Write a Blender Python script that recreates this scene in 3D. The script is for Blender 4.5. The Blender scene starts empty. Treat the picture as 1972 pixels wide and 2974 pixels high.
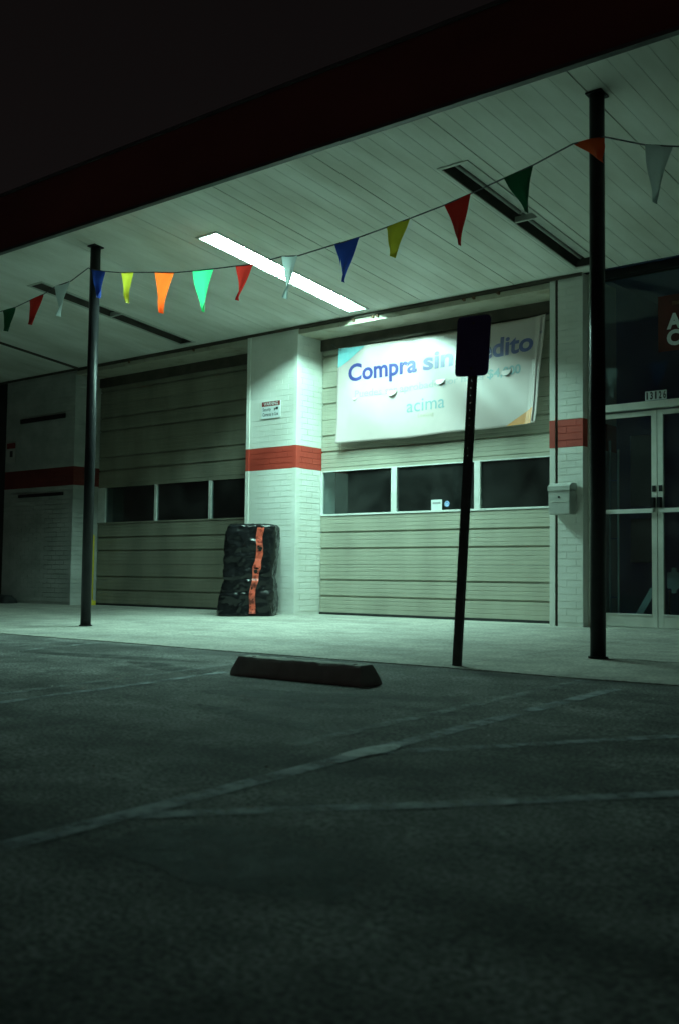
import bpy, bmesh, math, random
from mathutils import Vector, Matrix, noise

random.seed(7)
scene = bpy.context.scene

# ------------------------------------------------------------------ camera
def camera():
    yaw, pitch, roll = -0.6981, 0.0613, 0.0126
    fw = Vector((math.sin(yaw)*math.cos(pitch), math.cos(yaw)*math.cos(pitch), math.sin(pitch)))
    rt = Vector((math.cos(yaw), -math.sin(yaw), 0))
    up = rt.cross(fw)
    rt2 = rt*math.cos(roll) + up*math.sin(roll)
    up2 = -rt*math.sin(roll) + up*math.cos(roll)
    m = Matrix((rt2, up2, -fw)).transposed().to_4x4()
    m.translation = Vector((2.8128, -9.9537, 0.471))
    cd = bpy.data.cameras.new('camera')
    cd.sensor_fit = 'VERTICAL'
    cd.sensor_height = 36.0
    cd.lens = 37.62
    cd.clip_start = 0.05
    cd.clip_end = 400
    cd.dof.use_dof = True
    cd.dof.focus_distance = 12.5
    cd.dof.aperture_fstop = 3.2
    ob = bpy.data.objects.new('camera', cd)
    ob.matrix_world = m
    scene.collection.objects.link(ob)
    scene.camera = ob
camera()

# ------------------------------------------------------------------ world: night sky
world = bpy.data.worlds.new("World")
scene.world = world
world.use_nodes = True
wn = world.node_tree.nodes
sky = wn.new('ShaderNodeTexSky')
sky.sky_type = 'NISHITA'
sky.sun_disc = False
sky.sun_elevation = math.radians(35.0)
sky.sun_rotation = math.radians(200)
bg = wn['Background']
hs = wn.new('ShaderNodeHueSaturation')
hs.inputs['Saturation'].default_value = 0.12
world.node_tree.links.new(sky.outputs[0], hs.inputs['Color'])
tint = wn.new('ShaderNodeMix')
tint.data_type = 'RGBA'; tint.blend_type = 'MULTIPLY'; tint.inputs[0].default_value = 1.0
tint.inputs[7].default_value = (1.0, 0.78, 0.74, 1)      # town glow on a hazy night sky
world.node_tree.links.new(hs.outputs[0], tint.inputs[6])
world.node_tree.links.new(tint.outputs[2], bg.inputs[0])
bg.inputs[1].default_value = 0.0015

# ------------------------------------------------------------------ view
scene.view_settings.view_transform = 'Standard'
scene.view_settings.look = 'None'
scene.view_settings.exposure = 0.0
scene.view_settings.gamma = 1.0
scene.view_settings.use_curve_mapping = False
scene.render.engine = 'CYCLES'
scene.cycles.max_bounces = 10
scene.cycles.diffuse_bounces = 6
scene.cycles.glossy_bounces = 4
scene.cycles.transparent_max_bounces = 12
scene.cycles.use_denoising = True
scene.cycles.sample_clamp_indirect = 6.0

LAMP_COLOR = (0.52, 1.0, 0.84)
LAMP_STRENGTH = 540.0

# ------------------------------------------------------------------ layout (metres)
G = 0.0242              # fall of the ground away from the wall
X0, XL, XR, XL2, XR2 = -10.892, -7.142, -6.262, -2.6045, -2.297
RECESS = 0.4755
ZS, ZF, F = 3.6563, 4.0479, 3.3617
SS = (ZF-ZS)/F          # soffit rises outward
POST_Y = -2.975
def gz(y): return G*y if y < 0 else 0.0
def sz(y): return ZS - SS*y

# ------------------------------------------------------------------ helpers
C = scene.collection
def link(o, parent=None):
    C.objects.link(o)
    if parent is not None:
        o.parent = parent
    return o
def tag(o, label=None, cat=None, group=None, kind=None):
    if label: o['label'] = label
    if cat: o['category'] = cat
    if group: o['group'] = group
    if kind: o['kind'] = kind
    return o
def empty(name, loc=(0, 0, 0), rot=(0, 0, 0)):
    o = bpy.data.objects.new(name, None)
    o.empty_display_size = 0.1
    o.location = loc
    o.rotation_euler = rot
    return link(o)
def mesh_obj(name, bm, mats, parent=None, smooth=False):
    me = bpy.data.meshes.new(name)
    bmesh.ops.recalc_face_normals(bm, faces=bm.faces)
    bm.to_mesh(me)
    bm.free()
    for m in (mats if isinstance(mats, (list, tuple)) else [mats]):
        me.materials.append(m)
    if smooth:
        for p in me.polygons: p.use_smooth = True
    return link(bpy.data.objects.new(name, me), parent)
def box(bm, x0, x1, y0, y1, z0, z1, mi=0):
    v = [bm.verts.new(p) for p in ((x0,y0,z0),(x1,y0,z0),(x1,y1,z0),(x0,y1,z0),(x0,y0,z1),(x1,y0,z1),(x1,y1,z1),(x0,y1,z1))]
    fs = [bm.faces.new([v[i] for i in q]) for q in ((0,3,2,1),(4,5,6,7),(0,1,5,4),(1,2,6,5),(2,3,7,6),(3,0,4,7))]
    for f in fs: f.material_index = mi
    return v
def box_obj(name, dims, mat, parent=None, bevel=0.0):
    bm = bmesh.new()
    box(bm, *dims)
    if bevel:
        bmesh.ops.bevel(bm, geom=list(bm.edges), offset=bevel, segments=2, affect='EDGES', profile=0.6)
    return mesh_obj(name, bm, mat, parent)
def tube(bm, pts, r, n=10, caps=True):
    rings = []
    for i, p in enumerate(pts):
        p = Vector(p)
        a = Vector(pts[max(i-1, 0)]); b = Vector(pts[min(i+1, len(pts)-1)])
        t = (b-a).normalized()
        ref = Vector((0, 0, 1)) if abs(t.z) < 0.9 else Vector((1, 0, 0))
        u = t.cross(ref).normalized(); w = t.cross(u).normalized()
        rr = r[i] if isinstance(r, (list, tuple)) else r
        rings.append([bm.verts.new(p + (u*math.cos(2*math.pi*k/n) + w*math.sin(2*math.pi*k/n))*rr) for k in range(n)])
    for a, b in zip(rings, rings[1:]):
        for k in range(n):
            bm.faces.new((a[k], a[(k+1) % n], b[(k+1) % n], b[k]))
    if caps:
        bm.faces.new(rings[0]); bm.faces.new(rings[-1])

# ------------------------------------------------------------------ materials
def node_mat(name):
    m = bpy.data.materials.new(name)
    m.use_nodes = True
    nt = m.node_tree
    return m, nt, nt.nodes['Principled BSDF'], nt.nodes, nt.links
def surf(name, c1, c2=None, scale=6.0, rough=0.7, detail=6.0, bump=0.0, bscale=None, spec=0.5, metal=0.0,
         stretch=(1, 1, 1), lo=0.35, hi=0.65, rvar=0.0):
    m, nt, b, N, L = node_mat(name)
    tc = N.new('ShaderNodeTexCoord'); mp = N.new('ShaderNodeMapping')
    geo = N.new('ShaderNodeNewGeometry')
    L.new(geo.outputs['Position'], mp.inputs[0])
    mp.inputs['Scale'].default_value = stretch
    nz = N.new('ShaderNodeTexNoise'); nz.inputs['Scale'].default_value = scale; nz.inputs['Detail'].default_value = detail
    L.new(mp.outputs[0], nz.inputs['Vector'])
    cr = N.new('ShaderNodeValToRGB')
    cr.color_ramp.elements[0].position = lo; cr.color_ramp.elements[1].position = hi
    cr.color_ramp.elements[0].color = (*c1, 1); cr.color_ramp.elements[1].color = (*(c2 or c1), 1)
    L.new(nz.outputs['Fac'], cr.inputs[0]); L.new(cr.outputs[0], b.inputs['Base Color'])
    b.inputs['Roughness'].default_value = rough
    b.inputs['Metallic'].default_value = metal
    b.inputs['Specular IOR Level'].default_value = spec
    if rvar:
        mr = N.new('ShaderNodeMapRange'); mr.inputs[3].default_value = rough-rvar; mr.inputs[4].default_value = rough+rvar
        L.new(nz.outputs['Fac'], mr.inputs[0]); L.new(mr.outputs[0], b.inputs['Roughness'])
    if bump:
        n2 = N.new('ShaderNodeTexNoise'); n2.inputs['Scale'].default_value = bscale or scale*6; n2.inputs['Detail'].default_value = 5
        L.new(mp.outputs[0], n2.inputs['Vector'])
        bp = N.new('ShaderNodeBump'); bp.inputs['Strength'].default_value = bump; bp.inputs['Distance'].default_value = 0.01
        L.new(n2.outputs['Fac'], bp.inputs['Height']); L.new(bp.outputs[0], b.inputs['Normal'])
    return m

def ground_mat(name, base, dark, mlo, bump, bscale, rough, flo=0.30, fhi=2.0):
    """Three scales of noise: big stains, mid blotches, aggregate speckle."""
    m, nt, b, N, L = node_mat(name)
    geo = N.new('ShaderNodeNewGeometry')
    def nse(s, d, st=(1, 1, 1)):
        mp = N.new('ShaderNodeMapping'); mp.inputs['Scale'].default_value = st
        L.new(geo.outputs['Position'], mp.inputs[0])
        n = N.new('ShaderNodeTexNoise'); n.inputs['Scale'].default_value = s; n.inputs['Detail'].default_value = d
        L.new(mp.outputs[0], n.inputs['Vector'])
        return n
    def ramp(n, p0, p1, c0, c1):
        r = N.new('ShaderNodeValToRGB')
        r.color_ramp.elements[0].position = p0; r.color_ramp.elements[1].position = p1
        r.color_ramp.elements[0].color = (*c0, 1); r.color_ramp.elements[1].color = (*c1, 1)
        L.new(n.outputs['Fac'], r.inputs[0]); return r
    big = ramp(nse(0.8, 7, (0.7, 2.2, 1)), 0.36, 0.60, dark, base)
    mid = ramp(nse(4.5, 8), 0.38, 0.68, (mlo, mlo, mlo), (1.12, 1.12, 1.12))
    fine = ramp(nse(bscale, 3), 0.35, 0.72, (flo, flo, flo), (fhi, fhi, fhi))
    def mul(a, bb):
        x = N.new('ShaderNodeMix'); x.data_type = 'RGBA'; x.blend_type = 'MULTIPLY'; x.inputs[0].default_value = 1.0
        L.new(a, x.inputs[6]); L.new(bb, x.inputs[7]); return x.outputs[2]
    col = mul(mul(big.outputs[0], mid.outputs[0]), fine.outputs[0])
    L.new(col, b.inputs['Base Color'])
    b.inputs['Roughness'].default_value = rough
    b.inputs['Specular IOR Level'].default_value = 0.3
    n2 = nse(bscale*0.8, 6)
    bp = N.new('ShaderNodeBump'); bp.inputs['Strength'].default_value = bump; bp.inputs['Distance'].default_value = 0.012
    L.new(n2.outputs['Fac'], bp.inputs['Height']); L.new(bp.outputs[0], b.inputs['Normal'])
    return m

def worn_paint(name, col, cover=0.5):
    m, nt, b, N, L = node_mat(name)
    b.inputs['Base Color'].default_value = (*col, 1); b.inputs['Roughness'].default_value = 0.8
    geo = N.new('ShaderNodeNewGeometry')
    n1 = N.new('ShaderNodeTexNoise'); n1.inputs['Scale'].default_value = 6.0; n1.inputs['Detail'].default_value = 10
    n1.inputs['Roughness'].default_value = 0.72
    L.new(geo.outputs['Position'], n1.inputs['Vector'])
    r = N.new('ShaderNodeMapRange'); r.inputs[1].default_value = 0.53-cover*0.3; r.inputs[2].default_value = 0.79-cover*0.3
    r.inputs[3].default_value = 0.0; r.inputs[4].default_value = 0.85
    L.new(n1.outputs['Fac'], r.inputs[0]); L.new(r.outputs[0], b.inputs['Alpha'])
    return m

def glass_mat(name, tint=(0.74, 0.80, 0.80), dust=0.035):
    m = bpy.data.materials.new(name); m.use_nodes = True
    nt = m.node_tree; N = nt.nodes; L = nt.links
    N.remove(N['Principled BSDF'])
    tr = N.new('ShaderNodeBsdfTransparent'); tr.inputs[0].default_value = (*tint, 1)
    gl = N.new('ShaderNodeBsdfGlossy'); gl.inputs['Roughness'].default_value = 0.03; gl.inputs[0].default_value = (0.9, 0.95, 0.95, 1)
    lw = N.new('ShaderNodeLayerWeight'); lw.inputs[0].default_value = 0.5
    pw = N.new('ShaderNodeMath'); pw.operation = 'POWER'; pw.inputs[1].default_value = 5.0
    fr = N.new('ShaderNodeMapRange'); fr.inputs[3].default_value = 0.04; fr.inputs[4].default_value = 1.0
    L.new(lw.outputs['Facing'], pw.inputs[0]); L.new(pw.outputs[0], fr.inputs[0])
    mx = N.new('ShaderNodeMixShader')
    geo = N.new('ShaderNodeNewGeometry')
    nz = N.new('ShaderNodeTexNoise'); nz.inputs['Scale'].default_value = 2.5; nz.inputs['Detail'].default_value = 8
    L.new(geo.outputs['Position'], nz.inputs['Vector'])
    du = N.new('ShaderNodeMapRange'); du.inputs[1].default_value = 0.3; du.inputs[2].default_value = 0.7
    du.inputs[3].default_value = 0.004; du.inputs[4].default_value = dust
    L.new(nz.outputs['Fac'], du.inputs[0])
    df = N.new('ShaderNodeBsdfDiffuse'); df.inputs[0].default_value = (0.6, 0.6, 0.58, 1)
    m2 = N.new('ShaderNodeMixShader')
    L.new(du.outputs[0], m2.inputs[0]); L.new(tr.outputs[0], m2.inputs[1]); L.new(df.outputs[0], m2.inputs[2])
    L.new(fr.outputs[0], mx.inputs[0]); L.new(m2.outputs[0], mx.inputs[1]); L.new(gl.outputs[0], mx.inputs[2])
    L.new(mx.outputs[0], N['Material Output'].inputs[0])
    return m

def cloth_mat(name, col, trans=0.45, rough=0.5):
    m = bpy.data.materials.new(name); m.use_nodes = True
    nt = m.node_tree; N = nt.nodes; L = nt.links
    b = N['Principled BSDF']
    b.inputs['Base Color'].default_value = (*col, 1); b.inputs['Roughness'].default_value = rough
    t = N.new('ShaderNodeBsdfTranslucent'); t.inputs[0].default_value = (*col, 1)
    mx = N.new('ShaderNodeMixShader'); mx.inputs[0].default_value = trans
    geo = N.new('ShaderNodeNewGeometry')
    nz = N.new('ShaderNodeTexNoise'); nz.inputs['Scale'].default_value = 14; nz.inputs['Detail'].default_value = 4
    L.new(geo.outputs['Position'], nz.inputs['Vector'])
    bp = N.new('ShaderNodeBump'); bp.inputs['Strength'].default_value = 0.25; bp.inputs['Distance'].default_value = 0.02
    L.new(nz.outputs['Fac'], bp.inputs['Height']); L.new(bp.outputs[0], b.inputs['Normal'])
    L.new(b.outputs[0], mx.inputs[1]); L.new(t.outputs[0], mx.inputs[2]); L.new(mx.outputs[0], N['Material Output'].inputs[0])
    return m

def emit_mat(name, col, s):
    m = bpy.data.materials.new(name); m.use_nodes = True
    N = m.node_tree.nodes; L = m.node_tree.links
    N.remove(N['Principled BSDF'])
    e = N.new('ShaderNodeEmission'); e.inputs[0].default_value = (*col, 1); e.inputs[1].default_value = s
    L.new(e.outputs[0], N['Material Output'].inputs[0])
    return m

M = {}
M['asphalt'] = ground_mat('asphalt', (0.24, 0.24, 0.23), (0.09, 0.09, 0.087), 0.60, 0.55, 70.0, 0.9)
M['concrete'] = ground_mat('concrete', (0.47, 0.455, 0.41), (0.35, 0.34, 0.31), 0.84, 0.20, 45.0, 0.85, 0.72, 1.28)
M['stop_concrete'] = surf('stop_concrete', (0.46, 0.46, 0.43), (0.58, 0.58, 0.54), 9, 0.9, bump=0.5, bscale=60)
M['line_paint'] = worn_paint('line_paint', (0.50, 0.55, 0.60), 0.58)
M['old_line_paint'] = worn_paint('old_line_paint', (0.42, 0.45, 0.46), 0.38)
M['oil'] = worn_paint('oil', (0.03, 0.03, 0.03), 0.55)
M['fresh_line_paint'] = worn_paint('fresh_line_paint', (0.78, 0.82, 0.84), 0.9)
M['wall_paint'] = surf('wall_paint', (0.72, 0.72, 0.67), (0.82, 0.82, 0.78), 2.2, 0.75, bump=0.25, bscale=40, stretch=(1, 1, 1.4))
M['shaded_wall_paint'] = surf('shaded_wall_paint', (0.36, 0.37, 0.35), (0.48, 0.49, 0.47), 2.6, 0.8, bump=0.3, bscale=40, stretch=(1, 1, 1.4))  # wall paint darkened: the left wall's shade is put into the colour
M['shaded_red'] = surf('shaded_red', (0.13, 0.016, 0.012), (0.18, 0.023, 0.017), 3.0, 0.7, bump=0.2, bscale=40)  # band red darkened to carry the shade on the left wall
M['red_paint'] = surf('red_paint', (0.40, 0.042, 0.027), (0.48, 0.055, 0.035), 3.0, 0.6, bump=0.2, bscale=40)
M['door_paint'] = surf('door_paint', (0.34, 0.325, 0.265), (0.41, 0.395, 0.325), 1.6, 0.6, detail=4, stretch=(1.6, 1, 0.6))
M['shaded_door_paint'] = surf('shaded_door_paint', (0.20, 0.19, 0.15), (0.29, 0.275, 0.215), 1.6, 0.7, detail=4, stretch=(1.6, 1, 0.6))  # door paint darkened: shade over the left door is in the colour
M['white_frame'] = surf('white_frame', (0.62, 0.64, 0.61), (0.74, 0.75, 0.73), 8, 0.5)
M['soffit_paint'] = surf('soffit_paint', (0.66, 0.65, 0.58), (0.85, 0.85, 0.80), 1.3, 0.7, stretch=(2.0, 0.7, 1), bump=0.06, bscale=25)
M['void'] = surf('void', (0.03, 0.03, 0.03), (0.05, 0.05, 0.05), 2, 0.9)
M['fascia_red'] = surf('fascia_red', (0.20, 0.036, 0.030), (0.27, 0.048, 0.040), 1.2, 0.55, stretch=(0.6, 1, 1))
M['drip_metal'] = surf('drip_metal', (0.08, 0.085, 0.085), (0.12, 0.12, 0.12), 5, 0.5, metal=0.4)
M['black_metal'] = surf('black_metal', (0.012, 0.012, 0.014), (0.020, 0.020, 0.022), 7, 0.36, rvar=0.04, spec=0.2)
M['steel'] = surf('steel', (0.62, 0.62, 0.57), (0.72, 0.72, 0.67), 7, 0.45)
M['lintel_steel'] = surf('lintel_steel', (0.32, 0.28, 0.20), (0.46, 0.43, 0.35), 5, 0.6, lo=0.3, hi=0.5)
M['rust'] = surf('rust', (0.12, 0.06, 0.035), (0.22, 0.13, 0.08), 30, 0.85)
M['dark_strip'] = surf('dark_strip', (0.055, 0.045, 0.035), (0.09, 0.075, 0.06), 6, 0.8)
M['fixture_white'] = surf('fixture_white', (0.50, 0.50, 0.46), (0.60, 0.60, 0.56), 6, 0.5)
M['fixture_inner'] = surf('fixture_inner', (0.045, 0.04, 0.035), (0.08, 0.07, 0.06), 6, 0.6)
M['reflector'] = surf('reflector', (0.78, 0.78, 0.76), (0.84, 0.84, 0.82), 6, 0.4)
M['tube_lit'] = emit_mat('tube_lit', LAMP_COLOR, LAMP_STRENGTH)
M['tube_dead'] = surf('tube_dead', (0.38, 0.38, 0.36), (0.5, 0.5, 0.48), 8, 0.25)
M['glass'] = glass_mat('glass')
M['room'] = surf('room', (0.20, 0.21, 0.21), (0.30, 0.31, 0.31), 1.2, 0.9)
M['shop_wall'] = surf('shop_wall', (0.22, 0.28, 0.50), (0.28, 0.34, 0.56), 1.2, 0.9)
M['vinyl'] = surf('vinyl', (0.50, 0.415, 0.41), (0.55, 0.455, 0.45), 3.0, 0.40, bump=0.10, bscale=9, spec=0.9)
M['ink_navy'] = surf('ink_navy', (0.030, 0.040, 0.20), (0.045, 0.055, 0.25), 8, 0.40, spec=0.9)
M['ink_pale'] = surf('ink_pale', (0.36, 0.36, 0.39), (0.40, 0.39, 0.42), 8, 0.40, spec=0.9)
M['ink_teal'] = surf('ink_teal', (0.20, 0.34, 0.38), (0.24, 0.38, 0.41), 8, 0.40, spec=0.9)
M['ink_cyan'] = surf('ink_cyan', (0.16, 0.46, 0.52), (0.22, 0.52, 0.57), 8, 0.40, spec=0.9)
M['ink_orange'] = surf('ink_orange', (0.70, 0.25, 0.05), (0.80, 0.32, 0.08), 8, 0.40, spec=0.9)
M['ink_tan'] = surf('ink_tan', (0.50, 0.44, 0.36), None, 8, 0.4)
M['sign_white'] = surf('sign_white', (0.72, 0.76, 0.78), (0.80, 0.83, 0.84), 6, 0.4)
M['ink_black'] = surf('ink_black', (0.02, 0.02, 0.022), (0.03, 0.03, 0.03), 6, 0.4)
M['sign_back'] = surf('sign_back', (0.055, 0.035, 0.17), (0.07, 0.045, 0.20), 6, 0.35)
M['galv'] = surf('galv', (0.055, 0.05, 0.045), (0.085, 0.08, 0.075), 12, 0.55, metal=0.3)
M['cord'] = surf('cord', (0.05, 0.05, 0.07), (0.16, 0.16, 0.18), 18, 0.8, detail=1)
M['black_plastic'] = surf('black_plastic', (0.006, 0.006, 0.007), (0.010, 0.010, 0.011), 5, 0.26, bump=0.22, bscale=16, spec=0.4)
M['orange_tape'] = surf('orange_tape', (0.20, 0.020, 0.012), (0.70, 0.115, 0.07), 15, 0.35, lo=0.40, hi=0.50, bump=0.3, bscale=20)
M['mail_metal'] = surf('mail_metal', (0.45, 0.46, 0.43), (0.54, 0.55, 0.52), 7, 0.5, metal=0.1)
M['yellow_paint'] = surf('yellow_paint', (0.62, 0.50, 0.03), (0.72, 0.60, 0.05), 9, 0.6)
M['dark_rubber'] = surf('dark_rubber', (0.015, 0.015, 0.015), (0.03, 0.03, 0.03), 9, 0.9)
M['sign_red'] = surf('sign_red', (0.20, 0.016, 0.013), (0.27, 0.024, 0.018), 6, 0.5)
M['sign_maroon'] = surf('sign_maroon', (0.06, 0.008, 0.006), (0.09, 0.012, 0.009), 6, 0.5)
M['dirty_joint'] = surf('dirty_joint', (0.05, 0.045, 0.04), (0.09, 0.085, 0.075), 9, 0.95)
M['blue_sticker'] = surf('blue_sticker', (0.10, 0.25, 0.65), (0.55, 0.70, 0.85), 60, 0.4)
M['pale_plastic'] = surf('pale_plastic', (0.45, 0.60, 0.66), (0.55, 0.70, 0.75), 5, 0.5)

# ------------------------------------------------------------------ text
def text_mesh(body, size, width=None, offset=0.0, shear=0.0):
    """flat lettering in local x (right) / z (up); returns a bmesh, left edge at 0, baseline at 0"""
    cu = bpy.data.curves.new('lettering', 'FONT')
    cu.body = body; cu.size = size; cu.offset = offset; cu.shear = shear; cu.resolution_u = 4
    cu.fill_mode = 'FRONT'
    o = bpy.data.objects.new('lettering_source', cu)
    C.objects.link(o)
    dg = bpy.context.evaluated_depsgraph_get()
    me = bpy.data.meshes.new_from_object(o.evaluated_get(dg))
    bpy.data.objects.remove(o); bpy.data.curves.remove(cu)
    bm = bmesh.new(); bm.from_mesh(me); bpy.data.meshes.remove(me)
    xs = [v.co.x for v in bm.verts]
    a, b = min(xs), max(xs)
    k = (width/(b-a)) if width else 1.0
    for v in bm.verts:
        v.co = Vector(((v.co.x-a)*k, 0, v.co.y))
    return bm

# =================================================================== ground
def ground():
    bm = bmesh.new()
    ys = [80, 12, 0.55, 0.0, -2, -4.13, -6, -8, -12, -20, -60]
    xs = [-80, -20, -12, -8, -4, 0, 4, 12, 80]
    def z(y): return -0.008 + (G*max(y, -22) if y < 0 else 0)
    g = [[bm.verts.new((x, y, z(y))) for x in xs] for y in ys]
    for i in range(len(ys)-1):
        for j in range(len(xs)-1):
            bm.faces.new((g[i][j], g[i+1][j], g[i+1][j+1], g[i][j+1]))
    tag(mesh_obj('ground', bm, M['asphalt']), kind='structure')
    # concrete apron with a slightly ragged outer edge, in poured slabs
    apron = None
    joints = [-30, -13.2, -9.2, -5.2, -1.2, 2.8, 8, 20]
    for a, b in zip(joints, joints[1:]):
        bm = bmesh.new()
        n = max(2, int((b-a)/0.25))
        top, bot, inn = [], [], []
        for i in range(n+1):
            x = a + 0.004 + (b-a-0.008)*i/n
            yo = -4.13 + 0.035*noise.noise((x*1.3, 0.3, 0)) + 0.05*noise.noise((x*0.35, 4.3, 0))
            top.append(bm.verts.new((x, yo, gz(yo)-0.002)))
            bot.append(bm.verts.new((x, yo-0.012, gz(yo)-0.05)))
            inn.append((bm.verts.new((x, 0.0, 0.0)), bm.verts.new((x, 0.6, 0.0))))
        for i in range(n):
            bm.faces.new((top[i], top[i+1], inn[i+1][0], inn[i][0]))
            bm.faces.new((inn[i][0], inn[i+1][0], inn[i+1][1], inn[i][1]))
            bm.faces.new((bot[i], bot[i+1], top[i+1], top[i]))
        if apron is None:
            apron = tag(empty('pavement'), kind='structure')
        mesh_obj('slab', bm, M['concrete'], apron)
ground()

def ribbon(name, pts, w, mat, dz=0.004, parent=None):
    bm = bmesh.new()
    L_, R_ = [], []
    # resample
    P = []
    for a, b in zip(pts, pts[1:]):
        a = Vector(a); b = Vector(b); n = max(1, int((b-a).length/0.25))
        for i in range(n): P.append(a.lerp(b, i/n))
    P.append(Vector(pts[-1]))
    for i, p in enumerate(P):
        t = (P[min(i+1, len(P)-1)]-P[max(i-1, 0)]).normalized()
        nrm = Vector((-t.y, t.x))
        ww = w*(1+0.10*noise.noise((p.x*3, p.y*3, 1.0)))
        for lst, s in ((L_, 1), (R_, -1)):
            q = p + nrm*ww*0.5*s
            lst.append(bm.verts.new((q.x, q.y, gz(q.y) + dz)))
    for i in range(len(P)-1):
        bm.faces.new((R_[i], R_[i+1], L_[i+1], L_[i]))
    return mesh_obj(name, bm, mat, parent)

def markings():
    Z = -0.004
    for pts, w, m, lab in (
        ([(0.46, -8.9), (0.41, -7.94), (0.33, -6.83), (0.26, -5.6), (0.20, -4.5)], 0.085, 'line_paint', 'pale'),
        ([(0.02, -6.9), (-0.02, -6.29), (-0.06, -5.4), (-0.124, -4.2)], 0.075, 'old_line_paint', 'faint'),
        ([(0.32, -6.86), (0.655, -6.40), (1.10, -5.72), (1.75, -4.75)], 0.075, 'line_paint', ''),
        ([(0.44, -7.99), (0.66, -7.73), (1.00, -7.37), (1.55, -6.70), (2.4, -5.6)], 0.075, 'line_paint', ''),
        ([(-1.90, -7.4), (-1.99, -6.27), (-2.09, -5.2)], 0.07, 'line_paint', ''),
        ([(-2.22, -6.9), (-2.32, -5.66), (-2.43, -4.75)], 0.07, 'old_line_paint', ''),
        ([(-4.50, -5.1), (-4.64, -4.2)], 0.07, 'old_line_paint', ''),
        ([(-4.86, -5.6), (-4.98, -4.3)], 0.07, 'old_line_paint', ''),
    ):
        tag(ribbon('painted_line', pts, w, M[m], Z), kind='structure')
    # fresher daub where the hatch meets the stall line
    bm = bmesh.new()
    vs = []
    for k in range(14):
        a = 2*math.pi*k/14
        rr = 1+0.25*noise.noise((math.cos(a)*2, math.sin(a)*2, 5))
        x = 0.345+0.062*math.cos(a)*rr - 0.01; y = -6.80+0.16*math.sin(a)*rr
        vs.append(bm.verts.new((x, y, gz(y)-0.0015)))
    bm.faces.new(vs)
    tag(mesh_obj('painted_line', bm, M['fresh_line_paint']), kind='structure')
    # oil and tyre stains soaked into the lot
    for cx, cy, a, b, seed in ((-1.05, -5.85, 0.55, 0.10, 1), (-0.85, -5.62, 0.42, 0.06, 2), (-0.75, -6.05, 0.35, 0.08, 3), (-0.60, -6.45, 0.5, 0.09, 4),
                               (-2.55, -5.25, 0.5, 0.12, 5), (0.95, -8.1, 0.4, 0.2, 6), (-3.6, -5.0, 0.8, 0.10, 7), (0.2, -8.4, 0.3, 0.15, 8)):
        bm = bmesh.new()
        vs = []
        for k in range(28):
            t = 2*math.pi*k/28
            rr = 1+0.45*noise.noise((math.cos(t)*1.7+seed*3.1, math.sin(t)*1.7, seed))
            x = cx+a*math.cos(t)*rr; y = cy+b*math.sin(t)*rr+0.25*(x-cx)*math.sin(seed)
            vs.append(bm.verts.new((x, y, gz(y)-0.006)))
        bm.faces.new(vs)
        tag(mesh_obj('oil_stain', bm, M['oil']), kind='structure')
    # crack running from the near post across the apron
    pts = [(-0.56, -2.98), (-0.40, -2.93), (-0.22, -2.98), (-0.08, -2.94), (0.05, -3.02), (0.22, -3.05), (0.45, -3.16), (0.8, -3.2)]
    tag(ribbon('pavement_crack', pts, 0.035, M['dirty_joint'], 0.003), kind='structure')
    tag(ribbon('chipped_edge', [(0.02, -3.10), (0.16, -3.13), (0.34, -3.24)], 0.03, M['line_paint'], 0.006), kind='structure')
markings()

# =================================================================== brick walls
BRICK_CACHE = {}
CAM = Vector((2.81, -9.95, 0.47))
def brick_mesh(l, h, d):
    k = (round(l, 4), round(h, 4), round(d, 4))
    if k not in BRICK_CACHE:
        bm = bmesh.new()
        e = 0.0025
        # front is -y; slightly chamfered face
        b = [bm.verts.new(p) for p in ((-l/2, d/2, -h/2), (l/2, d/2, -h/2), (l/2, d/2, h/2), (-l/2, d/2, h/2))]
        f = [bm.verts.new(p) for p in ((-l/2+e*.2, -d/2, -h/2+e), (l/2-e*.2, -d/2, -h/2+e), (l/2-e*.2, -d/2, h/2-e), (-l/2+e*.2, -d/2, h/2-e))]
        bm.faces.new(f)
        for i in range(4):
            bm.faces.new((b[i], b[(i+1) % 4], f[(i+1) % 4], f[i]))
        me = bpy.data.meshes.new('brick')
        bmesh.ops.recalc_face_normals(bm, faces=bm.faces)
        bm.to_mesh(me); bm.free()
        me.materials.append(M['wall_paint'])
        BRICK_CACHE[k] = me
    return BRICK_CACHE[k]
COURSE = 0.0724
ZT, ZB = 2.14, 1.8504
def brick_face(specs, origin, axis, length, z1, start=0):
    """append (loc, rotz, l, h, z) for a running-bond face; axis 'x' faces -y, axis 'y' faces +x"""
    z = ZB - 25*COURSE
    row = 0
    while z < z1-0.02:
        h = min(COURSE, z1-z)-0.005
        pos = -0.105*((row+start) % 2)
        while pos < length-0.01:
            a = max(pos, 0.0); b = min(pos+0.21, length)
            if b-a > 0.03:
                l = b-a-0.0012
                c = (a+b)/2
                if axis == 'x': loc = (origin[0]+c, origin[1]+0.004, z+COURSE/2); rz = 0
                else: loc = (origin[0]-0.004, origin[1]+c, z+COURSE/2); rz = math.pi/2
                specs.append((loc, rz, l, h, z))
            pos += 0.21
        z += COURSE; row += 1
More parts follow.
